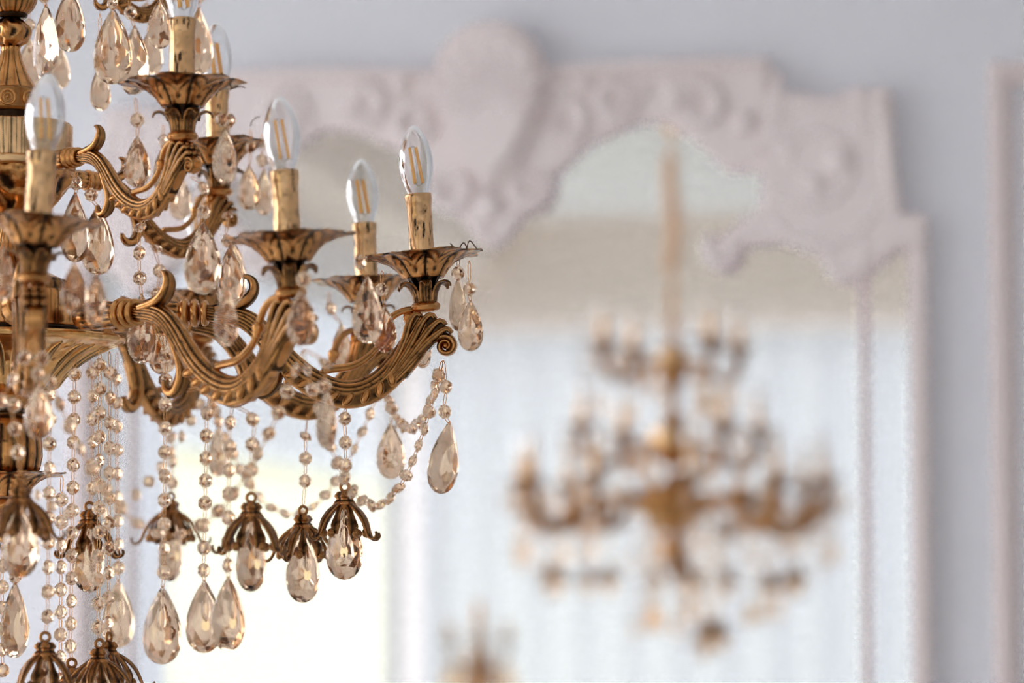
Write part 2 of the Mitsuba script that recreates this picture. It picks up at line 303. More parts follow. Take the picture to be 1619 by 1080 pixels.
def flutes(n, depth, width=0.22, lo=0.0, hi=1.0):
    def d(ph, s, r, z):
        q = np.abs(((ph * n / (2 * np.pi)) % 1) - 0.5) * 2            # 0 at the middle of a flute, 1 at its edge
        g = np.clip((q - (1 - width)) / width, 0, 1) * ((s > lo) & (s < hi))
        return -depth * g, g
    return d
def leafy(n, rows, depth):
    def d(ph, s, r, z):
        k = np.sin(ph * n + 2.2 * np.sin(s * rows * 2 * np.pi)) * np.sin(s * rows * 2 * np.pi * 1.0 + 0.7 * np.cos(ph * n))
        h = fbm(np.stack([ph * n * 0.7, s * rows * 3, 0 * s], -1), 3, 3) - 0.5
        e = k + 1.1 * h
        return depth * np.clip(e, -1, 1), np.clip(-e * 1.3 - 0.1, 0, 1)
    return d
def brushed(ph, s, r, z):
    g = fbm(np.stack([ph * 60, s * 3, 0 * s], -1), 3, 5)
    return 0 * r, np.clip((g - 0.50) * 3.2, 0, 0.6) + np.clip((s - 0.93) * 12, 0, 0.8) + np.clip((0.06 - s) * 14, 0, 0.8)
# column, from the top
for y0 in (-352, ):
    turned('column_cup', [(0, y0 - 70), (9, y0 - 70), (12, y0 - 40), (22, y0 - 20), (10, y0), (0, y0)])
turned('stem', [(0, -352), (10, -352), (10, -300), (18, -292), (26, -270), (20, -245), (12, -235), (14, -200), (32, -165), (40, -150), (40, -140), (0, -140)], disp=flutes(12, 0.001))
turned('arm_drum', [(0, -140), (62, -140), (66, -134), (66, -80), (70, -76), (70, -66), (62, -60), (0, -60)], m=200, disp=brushed, base=PALE)
turned('openwork_bowl', [(0, -60), (60, -60), (66, -40), (50, -20), (42, -6), (0, -6)], disp=leafy(10, 2, 0.002))
turned('fluted_cup', [(0, -8), (42, -8), (41, 4), (36, 14), (28, 22), (0, 22)], disp=flutes(26, 0.0008, 0.5), spots=0.2)
turned('neck', [(0, 20), (26, 20), (27, 25), (24, 29), (0, 29)], dark=lambda z: 0 * z + 0.95)
turned('leaf_knop', [(0, 28)] + [(31.5 * math.cos(a), 52 - 24 * math.sin(a)) for a in np.linspace(1.35, -1.35, 22)] + [(0, 76)], m=96, disp=leafy(7, 1.5, 0.0018), spots=0.25)
turned('fluted_bell', [(0, 74), (16, 74), (15, 80), (19, 96), (26, 112), (35, 128), (44, 141), (0, 141)], m=144, disp=flutes(12, 0.0011, 0.2, 0.12, 0.93), spots=0.2)
rr = turned('roundel_ring', [(0, 141), (44, 141), (46, 145), (46, 174), (43, 178), (0, 178)], spots=0.3, dark=lambda z: 0 * z + 0.35)
zr = zed(159.5)
rd = join([torus(11.5 * PX, 2.2 * PX), torus(6.3 * PX, 1.7 * PX), ball((0, 0, 0), 3 * PX), (lambda c: (c[0], c[1], paint(c[0], 0.25)))(lathe([(12 * PX, -0.0004), (11 * PX, 0.0002), (0.0, 0.0002)], 28))])
for k in range(8):
    th = 86 - k * 45.0
    R = radial(th) @ rot([0, 1, 0], 90)
    put('roundel', shape(rd), rr, trs(polar(46.4 * PX, th, zr), R))
turned('dark_band', [(0, 177), (42, 177), (43, 190), (42, 197), (0, 197)], dark=lambda z: 0 * z + 0.9, disp=leafy(9, 1, 0.001))
turned('arm_drum', [(0, 196), (96, 196), (100, 200), (100, 256), (0, 256)], m=420, disp=brushed, base=PALE, spots=0.15)
turned('collar_ring', [(0, 255), (101, 255), (105, 259), (105, 266), (101, 270), (0, 270)], m=120, base=PALE * 0.95, dense=0.0012, spots=0.4)
turned('openwork_bowl', [(0, 269), (99, 269), (102, 281), (90, 300), (74, 318), (58, 334), (40, 346), (22, 354), (0, 356)], m=200, disp=leafy(11, 2.5, 0.0035), spots=0.5, dense=0.0013)
turned('trumpet', [(0, 352), (19, 352), (17, 366), (21, 384), (30, 402), (44, 418), (62, 430), (84, 440), (88, 443), (0, 443)], m=160, disp=flutes(22, 0.0009, 0.35), spots=0.25)
turned('beaded_band', [(0, 442), (90, 442), (94, 448), (94, 466), (118, 468), (0, 470)], m=120, disp=leafy(18, 1, 0.0012), dark=lambda z: 0 * z + 0.4, spots=0.5)
turned('arm_drum', [(0, 466), (146, 466), (150, 470), (150, 520), (148, 524), (0, 524)], m=500, disp=brushed, spots=0.5)
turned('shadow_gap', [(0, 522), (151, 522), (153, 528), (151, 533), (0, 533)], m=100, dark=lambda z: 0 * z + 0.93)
def dish_relief(ph, s, r, z):
    n = 14; q = ((ph * n / (2 * np.pi)) % 1 - 0.5) * 2; w = np.clip(1 - np.abs(q) - 0.25 * np.sin(s * 9), -1, 1)
    mid = np.clip((s - 0.42) * 6, 0, 1) * np.clip((0.985 - s) * 30, 0, 1)
    vein = np.sin(np.abs(q) * 9 - s * 26)
    return mid * (0.0022 * w + 0.0009 * vein), mid * np.clip(0.9 - 7 * np.abs(w), 0, 1) * 0.9
dish = turned('dish', [(0, 530), (168, 530), (184, 532), (186, 536), (184, 541), (178, 544), (172, 546), (150, 552), (128, 563), (108, 578), (92, 594), (80, 612), (66, 620), (0, 622)], m=280, disp=dish_relief, bsdf='bright_gold', base=np.array([0.92, 0.53, 0.20]), spots=0.25, dense=0.0014)
turned('urn', [(0, 620), (40, 620), (44, 628), (36, 640), (26, 650), (26, 658), (44, 664), (52, 676), (57, 700), (58, 722), (54, 742), (46, 752), (0, 754)], m=140, disp=flutes(16, 0.0016, 0.55, 0.45, 1.0), spots=0.5)
turned('urn_band', [(0, 640), (30, 642), (30, 654), (0, 656)], dark=lambda z: 0 * z + 0.85)
turned('finial', [(0, 786), (30, 790), (34, 800), (26, 816), (12, 826), (8, 836), (12, 846), (8, 856), (0, 862)], disp=flutes(10, 0.001))

# -- one candle set: drip pan, leaf cup, ring, sleeve
def pan_mesh():
    nu, mph, N = 26, 192, 8
    u = np.linspace(0, 1, nu)[:, None]; ph = (np.arange(mph) * 2 * np.pi / mph)[None]
    q = ((ph * N / (2 * np.pi)) % 1 - 0.5) * 2; p = 1 - np.abs(q); idx = np.floor(ph * N / (2 * np.pi)).astype(int)
    ru = np.interp(u, [0, 0.12, 0.35, 0.6, 0.8, 1.0], [16, 20, 26, 34, 45.5, 57]) * 1e-3
    zu = np.interp(u, [0, 0.12, 0.35, 0.6, 0.8, 1.0], [1.5, 0, 8, 16.5, 21.5, 23]) * 1e-3
    wob = np.array([0.9, 1.1, 0.85, 1.15, 1.0, 0.8, 1.1, 0.95])[idx]; droop = np.array([-2.0, 1.6, -0.5, 2.0, 0.2, -1.5, 1.0, 0.0])[idx] * 0.6e-3
    e = np.clip((u - 0.3) / 0.7, 0, 1)
    r = ru + e ** 2 * (-5e-3 + 11e-3 * p ** 0.8 * wob)
    rib = np.sin(2 * np.pi * (u * 4.2 + np.abs(q) * -1.7))
    edge = np.clip((np.abs(q) - 0.80) / 0.16, 0, 1) * np.clip(u * 6, 0, 1); mid = np.clip((0.07 - np.abs(q)) / 0.07, 0, 1) * np.clip((u - 0.5) * 5, 0, 1)
    eye = np.clip(1 - ((u - 0.33) / 0.10) ** 2 - (q / 0.30) ** 2, 0, 1)
    z = zu + e ** 2 * (p * droop + 0.4e-3 * np.sin(ph * 13)) + 0.0015 * np.clip(rib, -1, 0.3) * np.clip((u - 0.42) * 6, 0, 1) * (1.15 - u) - 0.0 * q
    out = -0.0016 * eye - 0.0014 * edge
    rr_ = r + out; g = np.clip(0.95 * edge + 0.7 * mid + 0.8 * eye + 0.95 * np.clip(-rib - 0.2, 0, 1) * np.clip((u - 0.4) * 6, 0, 1), 0, 1)
    V = []
    for t in (0.0, 0.0011):
        zz = z + t; V.append(np.stack([(rr_ - t * 0.6) * np.cos(ph), (rr_ - t * 0.6) * np.sin(ph), zz], -1).reshape(-1, 3))
    f = grid_faces(nu, mph); o = nu * mph; j = np.arange(mph); k = (j + 1) % mph; a, b = (nu - 1) * mph + j, (nu - 1) * mph + k
    f = np.vstack([f[:, ::-1], f + o, np.stack([a, b, b + o], 1)[:, ::-1], np.stack([a, b + o, a + o], 1)[:, ::-1]])
    v = np.vstack(V); return v, f, paint(v, np.concatenate([g.ravel()] * 2), spots=0.45)
def leaf(path, w, t, m=12, crease=0.5, spots=0.3, base=GOLD, n=24):
    """A carved leaf: a strip of half width w and half thickness t along a curve in the xz plane, creased along its middle."""
    c = curve(path, n); s = np.linspace(0, 1, n)
    wv = np.interp(s, np.linspace(0, 1, len(w)), w); tv = np.interp(s, np.linspace(0, 1, len(t)), t)
    def d(s, ph):
        k = np.exp(-((np.cos(ph)) / 0.22) ** 2); e = np.exp(-((np.abs(np.cos(ph)) - 0.62) / 0.16) ** 2)
        return 1 - crease * k * 0.6 - 0.3 * e, np.clip(0.85 * k * crease * 1.6 + 1.0 * e, 0, 1) + 0 * s
    return sweep2d(c, tv, wv, m, d, base=base, spots=spots)
def mm(*pts): return [(x * 1e-3, z * 1e-3) for x, z in pts]
def cup_mesh():
    L = leaf(mm((9.5, 0), (10.5, 6), (12.5, 12), (17, 17.5), (23, 19.5), (27.5, 17), (28, 14)), [.0055, .006, .0062, .0065, .006, .0045, .002], [.0026, .0022, .002, .0018, .0017, .0016, .001], m=24, crease=0.95, spots=1.0, base=GOLD * 0.8)
    core = lathe([(0.0, 0.0), (0.010, 0.0), (0.0098, 0.01), (0.0125, 0.019), (0.0165, 0.0245), (0.0172, 0.0272), (0.0, 0.0272)], 40, dense=0.002, dark=lambda z: 0 * z + 0.88)
    return join([core] + [move(L, R=rot([0, 0, 1], 60 * k + 30)) for k in range(6)])
def sleeve_mesh(seed):
    pr = [(0.0, 0.001), (0.0115, 0.0), (0.0125, 0.002), (0.0123, 0.03), (0.0122, 0.055), (0.0126, 0.070), (0.0134, 0.0745), (0.0136, 0.0805), (0.0130, 0.083), (0.0105, 0.083), (0.0, 0.080)]
    def d(ph, s, r, z):
        q = np.stack([np.cos(ph) * 1.3, np.sin(ph) * 1.3, z * 55], -1)
        w = fbm(q + seed * 7.7, 3, seed) - 0.5
        on = np.clip((r - 0.011) * 2000, 0, 1)
        k = fbm(np.stack([np.cos(ph) * 4.5, np.sin(ph) * 4.5, z * 60], -1) + seed * 3.1, 4, seed + 4)
        return 0.0016 * w * on, np.clip((k - 0.635) * 14, 0, 1)
    return lathe(pr, 72, disp=d, base=np.array([0.80, 0.475, 0.235]), spots=0.4, freq=60.0, dense=0.0012, seed=seed)
RING = join([torus(0.0102, 0.0046), move(torus(0.0085, 0.0028, groove=0.7), (0, 0, 0.0045))])
S_PAN, S_CUP, S_RING = shape(pan_mesh()), shape(cup_mesh()), shape(RING)
S_SLEEVE = [shape(sleeve_mesh(s), 'bright_gold') for s in (1, 2, 3, 4)]
# bulb
def bulb_parts():
    pr = np.array([(9.8, -3), (10.4, 1), (12.4, 7), (15.2, 16), (17.0, 26), (17.3, 31), (16.6, 39), (14.2, 49), (10.6, 58), (6.6, 64.5), (3.2, 68), (0.02, 69.3)]) * 1e-3
    oc = curve(pr, 52); w = 0.00078; ic = oc[oc[:, 0] > 0.0042] - [w, 0]; ic = np.vstack([ic, [[0.0018, 0.0672], [1e-5, 0.0679]]])
    env = lathe(np.vstack([oc, ic[::-1], oc[:1]]), 64)
    fil = []
    for k in range(4):
        a = math.radians(45 + 90 * k); c, s = math.cos(a), math.sin(a)
        fil.append(tube3([(0.0052 * c + 0.0016, 0.0052 * s, 0.011), (0.0042 * c - 0.0022, 0.0042 * s, 0.0465)], 0.0013, 8))
    stem = lathe(np.array([(5.5, -2), (3.2, 3), (2.0, 7), (1.6, 11), (0.1, 12)]) * 1e-3, 20)
    wires = [tube3([(0, 0, 0.010), (0.0006, 0, 0.030), (-0.002, 0, 0.048)], 0.0003, 5)]
    for k in range(4):
        a = math.radians(45 + 90 * k); c, s = math.cos(a), math.sin(a)
        wires.append(tube3([(0.001, 0, 0.008), (0.0052 * c + 0.0016, 0.0052 * s, 0.0112)], 0.0003, 5)); wires.append(tube3([(-0.002, 0, 0.048), (0.0042 * c - 0.0022, 0.0042 * s, 0.0463)], 0.0003, 5))
    wv, wf = trimesh.util.concatenate([trimesh.Trimesh(*w, process=False) for w in wires]), None
    return plain(env[0], env[1], 'shell_glass'), [plain(*f, 'filament_orange') for f in fil], plain(stem[0], stem[1], 'bulb_glass'), mikit.ply(wv, 'tin', smooth=True)
S_ENV, S_FIL, S_STEM, S_WIRES = bulb_parts()

# -- one arm, in millimetres out from the collar
ARM = mm((-6, 1), (0, 0), (33, -6), (60, -30), (84, -57), (111, -75), (139, -82), (167, -73), (191, -47), (206, -20), (213, -6))
def arm_mesh():
    c = curve(ARM, 120); s = np.linspace(0, 1, 120)
    a = np.interp(s, [0, .06, .2, .4, .6, .8, .92, 1], [8, 9, 11, 14, 14.5, 13.5, 11, 7]) * 1e-3
    b = np.interp(s, [0, .06, .2, .4, .6, .8, .92, 1], [8, 8.5, 9.5, 11, 11, 11, 11, 9.5]) * 1e-3
    def d(s, ph):
        top = np.sin(ph); g = 0 * s + 0 * ph
        for h, w in ((0.86, 0.07), (0.52, 0.08), (0.18, 0.08)): g = np.maximum(g, np.exp(-((top - h) / w) ** 2))
        up = np.maximum(np.clip((0.36 - s) * 10, 0, 1), np.clip((s - 0.80) * 9, 0, 1))       # flutes all round near both ends
        for h, w in ((-0.15, 0.09), (-0.5, 0.09), (-0.82, 0.08)): g = np.maximum(g, np.exp(-((top - h) / w) ** 2) * up)
        low = np.clip((0.02 - top) * 6, 0, 1) * (1 - up)                                      # the sunk band that holds the tongues
        lip = np.exp(-((top + 0.93) / 0.10) ** 2)
        return 1 - 0.16 * g - 0.13 * low * (1 - lip), np.clip(g * 1.05 + 0.62 * low * (1 - lip), 0, 1)
    body = sweep2d(c, a, b, 72, d, spots=0.55)
    parts = [body]
    wp = mm((168, -70), (186, -40), (198, -14), (203, -4), (213, -5), (222, -5), (231, -11), (237, -19), (228, -28), (214, -42), (196, -66))
    wb = trimesh.creation.extrude_polygon(Polygon(wp), 0.013, engine='earcut'); wv = wb.vertices
    wv = np.stack([wv[:, 0], 0.0065 - wv[:, 2], wv[:, 1]], 1)[wb.faces.reshape(-1)]; parts.append((wv, np.arange(len(wv)).reshape(-1, 3), paint(wv, 0.75)))
    # feathers that fan out over the volute, each with a hooked end
    for xz in (((172, -66), (186, -46), (196, -22), (202, -6), (206, -2.5), (210, -4.5)), ((176, -67), (193, -45), (206, -22), (215, -7), (220, -3.5), (224, -6.5)),
               ((180, -67), (198, -46), (213, -26), (224, -13), (230, -9.5), (234, -12.5)), ((184, -67), (202, -47), (217, -31), (229, -21), (236, -17.5), (240, -20.5))):
        q = curve(mm(*xz), 30); n = len(q); t = np.linspace(0, 1, n)
        for sy, rad in ((-0.0062, 1.0), (0.0, 1.12), (0.0062, 1.0)):
            v = sweep2d(q, np.interp(t, [0, .3, .75, 1], [.0020, .0034, .0040, .0022]) * rad, np.interp(t, [0, .3, .75, 1], [.0026, .0038, .0046, .003]), 14,
                        lambda s, ph: (1 - 0.22 * np.exp(-((np.sin(ph) - 0.15) / 0.22) ** 2), np.clip(1.0 * np.exp(-((np.sin(ph) - 0.15) / 0.22) ** 2) + np.clip(-np.sin(ph) - 0.35, 0, 1) * 1.3, 0, 1) + 0 * s), spots=0.35)
            parts.append(move(v, (0, sy * (1.25 if rad == 1.0 else 1), 0)))
    return join(parts)
def tongues():
    c = curve(ARM, 200); t = np.gradient(c, axis=0); t /= np.linalg.norm(t, axis=1, keepdims=True); out = []
    for i in range(8):
        k = int(200 * (0.40 + 0.052 * i)); p = c[k]; n = np.array([-t[k, 1], t[k, 0]]); ang = math.degrees(math.atan2(t[k, 1], t[k, 0])) + 52
        for sy in (-1, 1):
            R = rot([0, 1, 0], -ang)
            q = p - n * 0.0048
            out.append(ball((q[0], sy * 0.0092, q[1]), 1, (0.0072, 0.0026, 0.0030), R, 2, groove=0.05, spots=0.1))
            ring_ = torus(1.0, 0.16, 20, 6, spots=0.1); v = ring_[0][:, [0, 2, 1]] * [0.0076, 0.010, 0.0040]
            out.append((v @ R.T + [q[0], sy * 0.0088, q[1]], ring_[1], paint(v, 0.0)))
    return join(out)
def scroll_mesh():
    th = np.linspace(0, 1, 44); r = 9.6 - 6.6 * th; an = math.radians(100) - th * 2 * math.pi * 1.5
    sp = np.stack([234.5 + r * np.cos(an), -34 + r * np.sin(an)], 1)
    q = curve(np.vstack([[(180, -73), (197, -57), (210, -41), (222, -28)], sp]) * 1e-3, 90); t = np.linspace(0, 1, 90)
    v = sweep2d(q, np.interp(t, [0, .2, .4, .6, 1], [.004, .0052, .0046, .0034, .0024]), np.interp(t, [0, .3, 1], [.010, .0105, .0085]), 24,
                lambda s, ph: (1 - 0.16 * np.exp(-((np.abs(np.cos(ph)) - 0.93) / 0.10) ** 2), 0.85 * np.exp(-((np.abs(np.cos(ph)) - 0.80) / 0.12) ** 2) + 0 * s), spots=0.25)
    return join([v, ball((0.2345, 0, -0.034), 0.0034, (1, 2.6, 1))])
def tendril_mesh():
    q = curve(mm((209, 2), (192, 1), (180, -6), (173, -18), (168, -32), (158, -44), (143, -53), (124, -56), (112, -58)), 44); n = len(q)
    s = np.linspace(0, 1, n); r = np.interp(s, [0, .1, .5, .8, 1], [.003, .0034, .0032, .004, .004]) 
    k = 18; kn = q[k]
    return join([sweep2d(q, r, r * 1.2, 12, lambda s, ph: (1 - 0.2 * np.exp(-((np.sin(ph)) / 0.3) ** 2), 0.5 * np.exp(-((np.sin(ph)) / 0.3) ** 2) + 0 * s)), ball((kn[0], 0, kn[1]), 0.0062), ball((q[k + 2, 0], 0, q[k + 2, 1]), 0.0045),
                 ball((0.198, 0, -0.006), 0.0062)])
LEAF_UP = leaf(mm((4, 3), (20, 6), (32, 10), (41, 18), (43, 28), (38, 35), (32, 36.5)), [.009, .0095, .009, .0085, .008, .006, .0025], [.006, .007, .0072, .0068, .006, .005, .002], m=22, n=34)
LEAF_DN = leaf(mm((52, -26), (62, -45), (66, -60), (62, -73), (52, -80), (42, -77), (38, -68)), [.009, .0095, .009, .0085, .008, .0065, .003], [.0065, .007, .0075, .0075, .007, .006, .003], m=22, n=34)
def collar_mesh(L):
    def wov(ph, s, r, z):
        k = np.sin(ph * 6 + s * 14) * np.sin(ph * 6 - s * 14); return 0.0009 * k, np.clip(-k * 1.2, 0, 1)
    pr = [(0.0, 0), (0.012, 0), (0.0135, 0.3 * L), (0.0125, 0.62 * L), (0.0105, 0.66 * L), (0.0, 0.66 * L)]
    out = [lathe(pr, 48, disp=wov, dense=0.002)]
    for i in range(3): out.append(move(torus(0.0112 - 0.0006 * i, 0.0042 - 0.0004 * i), (0, 0, L * (0.70 + 0.115 * i))))
    m = join(out); v = m[0]; return np.stack([v[:, 2] - L, v[:, 1], -v[:, 0]], 1), m[1], m[2]
S_ARM, S_TONGUE, S_SCROLL, S_TENDRIL, S_LUP, S_LDN = [shape(m) for m in (arm_mesh(), tongues(), scroll_mesh(), tendril_mesh(), LEAF_UP, LEAF_DN)]
S_COL1, S_COL2 = shape(collar_mesh(0.088)), shape((lambda m: (m[0] * [1.0, 0.72, 0.72], m[1], m[2]))(collar_mesh(0.060)))
def dish_r(y): return float(np.interp(y, [546, 552, 563, 578, 594, 612], [172, 150, 128, 108, 92, 80]))
BOSS = shape(join([ball((0, 0, 0), 1, (0.0085, 0.0040, 0.0026), None, 3, spots=0.05, base=np.array([0.92, 0.53, 0.20])), (lambda t: (t[0] * [1.0, 0.48, 1.0], t[1], t[2]))(torus(0.0098, 0.0012, groove=0.0, base=np.array([0.92, 0.53, 0.20])))]), 'bright_gold')
RIB = shape(leaf([(dish_r(y) * PX, zed(y) - 0.0006) for y in (549, 556, 566, 580, 596, 609)], [.001, .0032, .0042, .0042, .003, .0012], [.0010, .0022, .0028, .0028, .0022, .0010], m=14, crease=0.7, base=np.array([0.92, 0.53, 0.20])), 'bright_gold')
for k in range(14):
    a = 360.0 / 14 * k + 4; Ra = radial(a)
    for o in (-5.2, 5.2): put('leaf_rib', RIB, dish, trs((AXIS[0], AXIS[1], 0), radial(a + o)))
    for y, o, sz in ((552, 12.8, 1.0), (567, 12.8, 0.8)):
        sl = math.degrees(math.atan2((zed(y + 3) - zed(y - 3)), (dish_r(y + 3) - dish_r(y - 3)) * PX))
        put('leaf_boss', BOSS, dish, trs(polar(dish_r(y) * PX, a + o, zed(y) - 0.0003), radial(a + o) @ rot([0, 1, 0], -sl), sz))
RING0 = at(674, 485, 3.37)[2]; RING_E = at(290, 217, 3.205)[2]
# tier, azimuth towards the camera, ring radius, arm scale, ring height, candle lean (degrees, towards the left of the picture), name for labels
ARMS = {
    'A': (1, 4, RING0, 4.0), 'B': (1, 44, RING0 - 0.010, 3.6), 'C': (1, -33, RING0, 3.0), 'D': (1, 78.5, RING0 - 0.008, -3.5), 'G': (1, -68, RING0, 1.0),
    'H': (1, 114, RING0, 0), 'I': (1, 150, RING0, 0), 'J': (1, -174, RING0, 0), 'K': (1, -139, RING0, 0), 'L': (1, -104, RING0, 0),
    'E': (2, 46, RING_E, 0.6), 'F': (2, -46, RING_E - 0.004, 1.5), 'M': (2, 136, RING_E, 0), 'N': (2, -136, RING_E, 0),
    'O': (3, 46, zed(-90), 0), 'P': (3, -46, zed(-90), 0), 'Q': (3, 136, zed(-90), 0), 'R': (3, -136, zed(-90), 0)}
COLLAR_R = {1: 0.205, 2: 0.118, 3: 0.085}; ARM_S = {1: 1.0, 2: 0.745, 3: 0.60}
BULB_LABEL = {'A': 'clear candle bulb at the tip of the arm reaching farthest right', 'B': 'clear candle bulb on the lower arm bending towards the viewer, left of the soft-focus bulb',
              'C': 'soft-focus candle bulb just left of and behind the outermost sleeve', 'D': 'blurred candle bulb at the left, in front of the central column',
              'E': 'candle bulb cut by the top edge above the worn gold sleeve of the upper arm', 'F': 'soft-focus candle bulb at the top, right of the bulb cut by the frame'}
arm_frame, arm_keys = {}, {}
for i, (n, (tier, th, zr_, lean)) in enumerate(ARMS.items()):
    s, r0 = ARM_S[tier], COLLAR_R[tier]
    ringx, ringz = 0.2145, 0.005
    R = radial(th); M = trs(polar(r0, th, zr_ - ringz * s), R, s)
    arm_frame[n] = M
    a = arm_keys[n] = put('arm', S_ARM, ch, M)
    put('tongue_relief', S_TONGUE, a, M); put('scroll', S_SCROLL, a, M); put('tendril', S_TENDRIL, a, M); put('leaf_curl', S_LUP, a, M); put('leaf_curl', S_LDN, a, M)
    put('collar', S_COL1 if tier == 1 else S_COL2, a, trs(polar(r0, th, zr_ - ringz * s), R))
    Rl = rot([0, 1, 0], -lean) @ radial(th); P = polar(r0 + ringx * s, th, zr_)
    spin = rot([0, 0, 1], {'A': 10, 'B': -12, 'C': 5, 'E': 20}.get(n, i * 17))
    def cand(dz, R_=Rl, P_=P): return trs(P_ + R_ @ np.array([0, 0, dz]), R_ @ spin)
    put('candle_ring', S_RING, a, cand(0)); put('leaf_cup', S_CUP, a, cand(0.004)); put('drip_pan', S_PAN, a, cand(0.028)); put('candle_sleeve', S_SLEEVE[i % 4], a, cand(0.0295))
    lab = BULB_LABEL.get(n)
    b = thing('light_bulb', lab or 'clear candle bulb on an arm of the chandelier outside the picture or behind it', 'light bulb', 'candle bulbs of the chandelier' if lab else 'candle bulbs out of direct view')
    Mb = cand(0.1125) @ trs(R=rot([0, 0, 1], th - {'A': 10, 'B': -12, 'C': 5, 'E': 20}.get(n, i * 17) + {'A': 5, 'B': 4, 'C': 14, 'D': 3, 'E': 16, 'F': 20}.get(n, 25 * i)))
    put('glass_envelope', S_ENV, b, Mb); put('stem', S_STEM, b, Mb); put('support_wires', S_WIRES, b, Mb)
    for f in S_FIL: put('filament', f, b, Mb)
def arm_pt(n, x, z): return (arm_frame[n] @ np.array([x * 1e-3, 0, z * 1e-3, 1]))[:3]
for n, Y, bits in (('A', 3.36, [[(727, 392), (733, 384), (738, 393)], [(738, 393), (744, 381), (752, 391), (764, 396)], [(718, 391), (712, 385)]]), ('E', 3.19, [[(366, 140), (359, 128), (352, 124)], [(363, 142), (378, 137), (388, 139)], [(205, 150), (196, 141)]]),
                   ('F', 3.58, [[(396, 200), (400, 190), (411, 185)]]), ('B', 3.13, [[(440, 378), (434, 374), (431, 371)]])):
    a = arm_keys[n]
    for b_ in bits: put('twisted_wire', plain(*tube3(curve([at(x, y, Y) for x, y in b_], 9) if len(b_) > 2 else [at(x, y, Y) for x, y in b_], 0.0006, 5), 'dark_wire'), a)
# pan under the urn
put('lower_pan', S_PAN, ch, trs((AXIS[0], AXIS[1], zed(786)), rot([0, 0, 1], 14), 1.0))

# suspension: rod, cloth covered chain, canopy
zt = zed(-424)
lk = trimesh.util.concatenate([trimesh.Trimesh(*tube3([(0.009 * math.cos(a), 0, 0.016 * math.sin(a)) for a in np.linspace(0, 2 * np.pi, 17)], 0.0022, 6), process=False)])
nl = int((ZC - 0.07 - zt) / 0.027)
for k in range(nl): put('chain_link', mikit.ply(lk, 'wire_gold', smooth=True) if k == 0 else scene[f'{ch}__chain_link'], ch, trs((AXIS[0], AXIS[1], zt + 0.014 + k * 0.027), rot([0, 0, 1], 90 * (k % 2))))
zs = np.linspace(zt + 0.04, zed(-965), 60)
cl = [(0.019 + 0.006 * math.sin(9.0 * i / 6.0) + 0.003 * math.sin(i * 1.7), z) for i, z in enumerate(zs)]
cv = lathe([(0.005, zs[0])] + cl + [(0.005, zs[-1])], 20); ox = 0.006 * np.sin(cv[0][:, 2] * 22)
put('chain_cover', plain(cv[0] + np.stack([ox, 0 * ox, 0 * ox], 1), cv[1], 'chain_cloth'), ch, AXM)
for z, k in ((zed(-1085), 1.0), (ZC - 0.075, 2.0)):
    put('canopy' if k > 1 else 'chain_cup', shape(lathe([(0.0, z - 0.02 * k), (0.012 * k, z - 0.02 * k), (0.02 * k, z), (0.034 * k, z + 0.028 * k), (0.036 * k, z + 0.0375 * k), (0.0, z + 0.0375 * k)], 40, dense=0.004), 'bright_gold'), ch, AXM)

# ------------------------------------------------------------------ crystals
def drop_mesh():
    """A cut almond one metre tall, half a metre wide, hanging from the origin."""
    def out(k, n, sc, y, off, cz=-0.62):
        al = (np.arange(n) + off) / n * 2 * np.pi
        x = np.sin(al) * np.abs(np.sin(al / 2)) ** 0.92; z = -(1 - np.cos(al)) / 2
        x = x / 0.775 * 0.25
        return np.stack([x * sc, 0 * x + y, cz + (z - cz) * sc], 1)
    pts = [out(0, 28, 1.0, 0.014, 0.0), out(0, 28, 1.0, -0.014, 0.0)]
    pts += [out(0, 9, 0.74, 0.060, 0.0), out(0, 9, 0.85, -0.064, 0.5), out(0, 9, 0.57, -0.116, 0.0), out(0, 9, 0.22, -0.140, 0.5)]
    m = manifold3d.Manifold.hull_points(np.vstack(pts).astype(np.float32))
    s = trimesh.creation.icosphere(subdivisions=3); s.apply_transform(np.diag([0.066, 0.062, 0.18, 1])); s.apply_translation([0, -0.104, -0.43])
    e = manifold3d.Manifold(manifold3d.Mesh(s.vertices.astype(np.float32), s.faces.astype(np.uint32)))
    k = m + e
    hole = manifold3d.Manifold.cylinder(0.3, 0.010, 0.010, 10).rotate([90, 0, 0]).translate([0, 0.15, -0.045])
    return k - hole
def bead_mesh():
    """An octagonal bead one unit across, its hole along z."""
    a = (np.arange(8) + 0.5) * np.pi / 4; o = np.stack([np.cos(a), np.sin(a)], 1)
    b = np.arange(8) * np.pi / 4; q = np.stack([np.cos(b), np.sin(b)], 1)
    pts = [np.stack([o[:, 0] * 0.5, 0 * a + y, o[:, 1] * 0.5], 1) for y in (-0.05, 0.05)] + [np.stack([q[:, 0] * 0.24, 0 * a + y, q[:, 1] * 0.24], 1) for y in (-0.25, 0.25)] + [np.array([[0, -0.27, 0], [0, 0.27, 0]])]
    return manifold3d.Manifold.hull_points(np.vstack(pts).astype(np.float32))
def tri(m): q = m.to_mesh(); return np.array(q.vert_properties[:, :3], float), np.array(q.tri_verts)
DROP, BEAD = tri(drop_mesh()), tri(bead_mesh())
S_DROP, S_BEAD = mikit.ply(DROP, 'crystal', smooth=9), mikit.ply(BEAD, 'crystal')
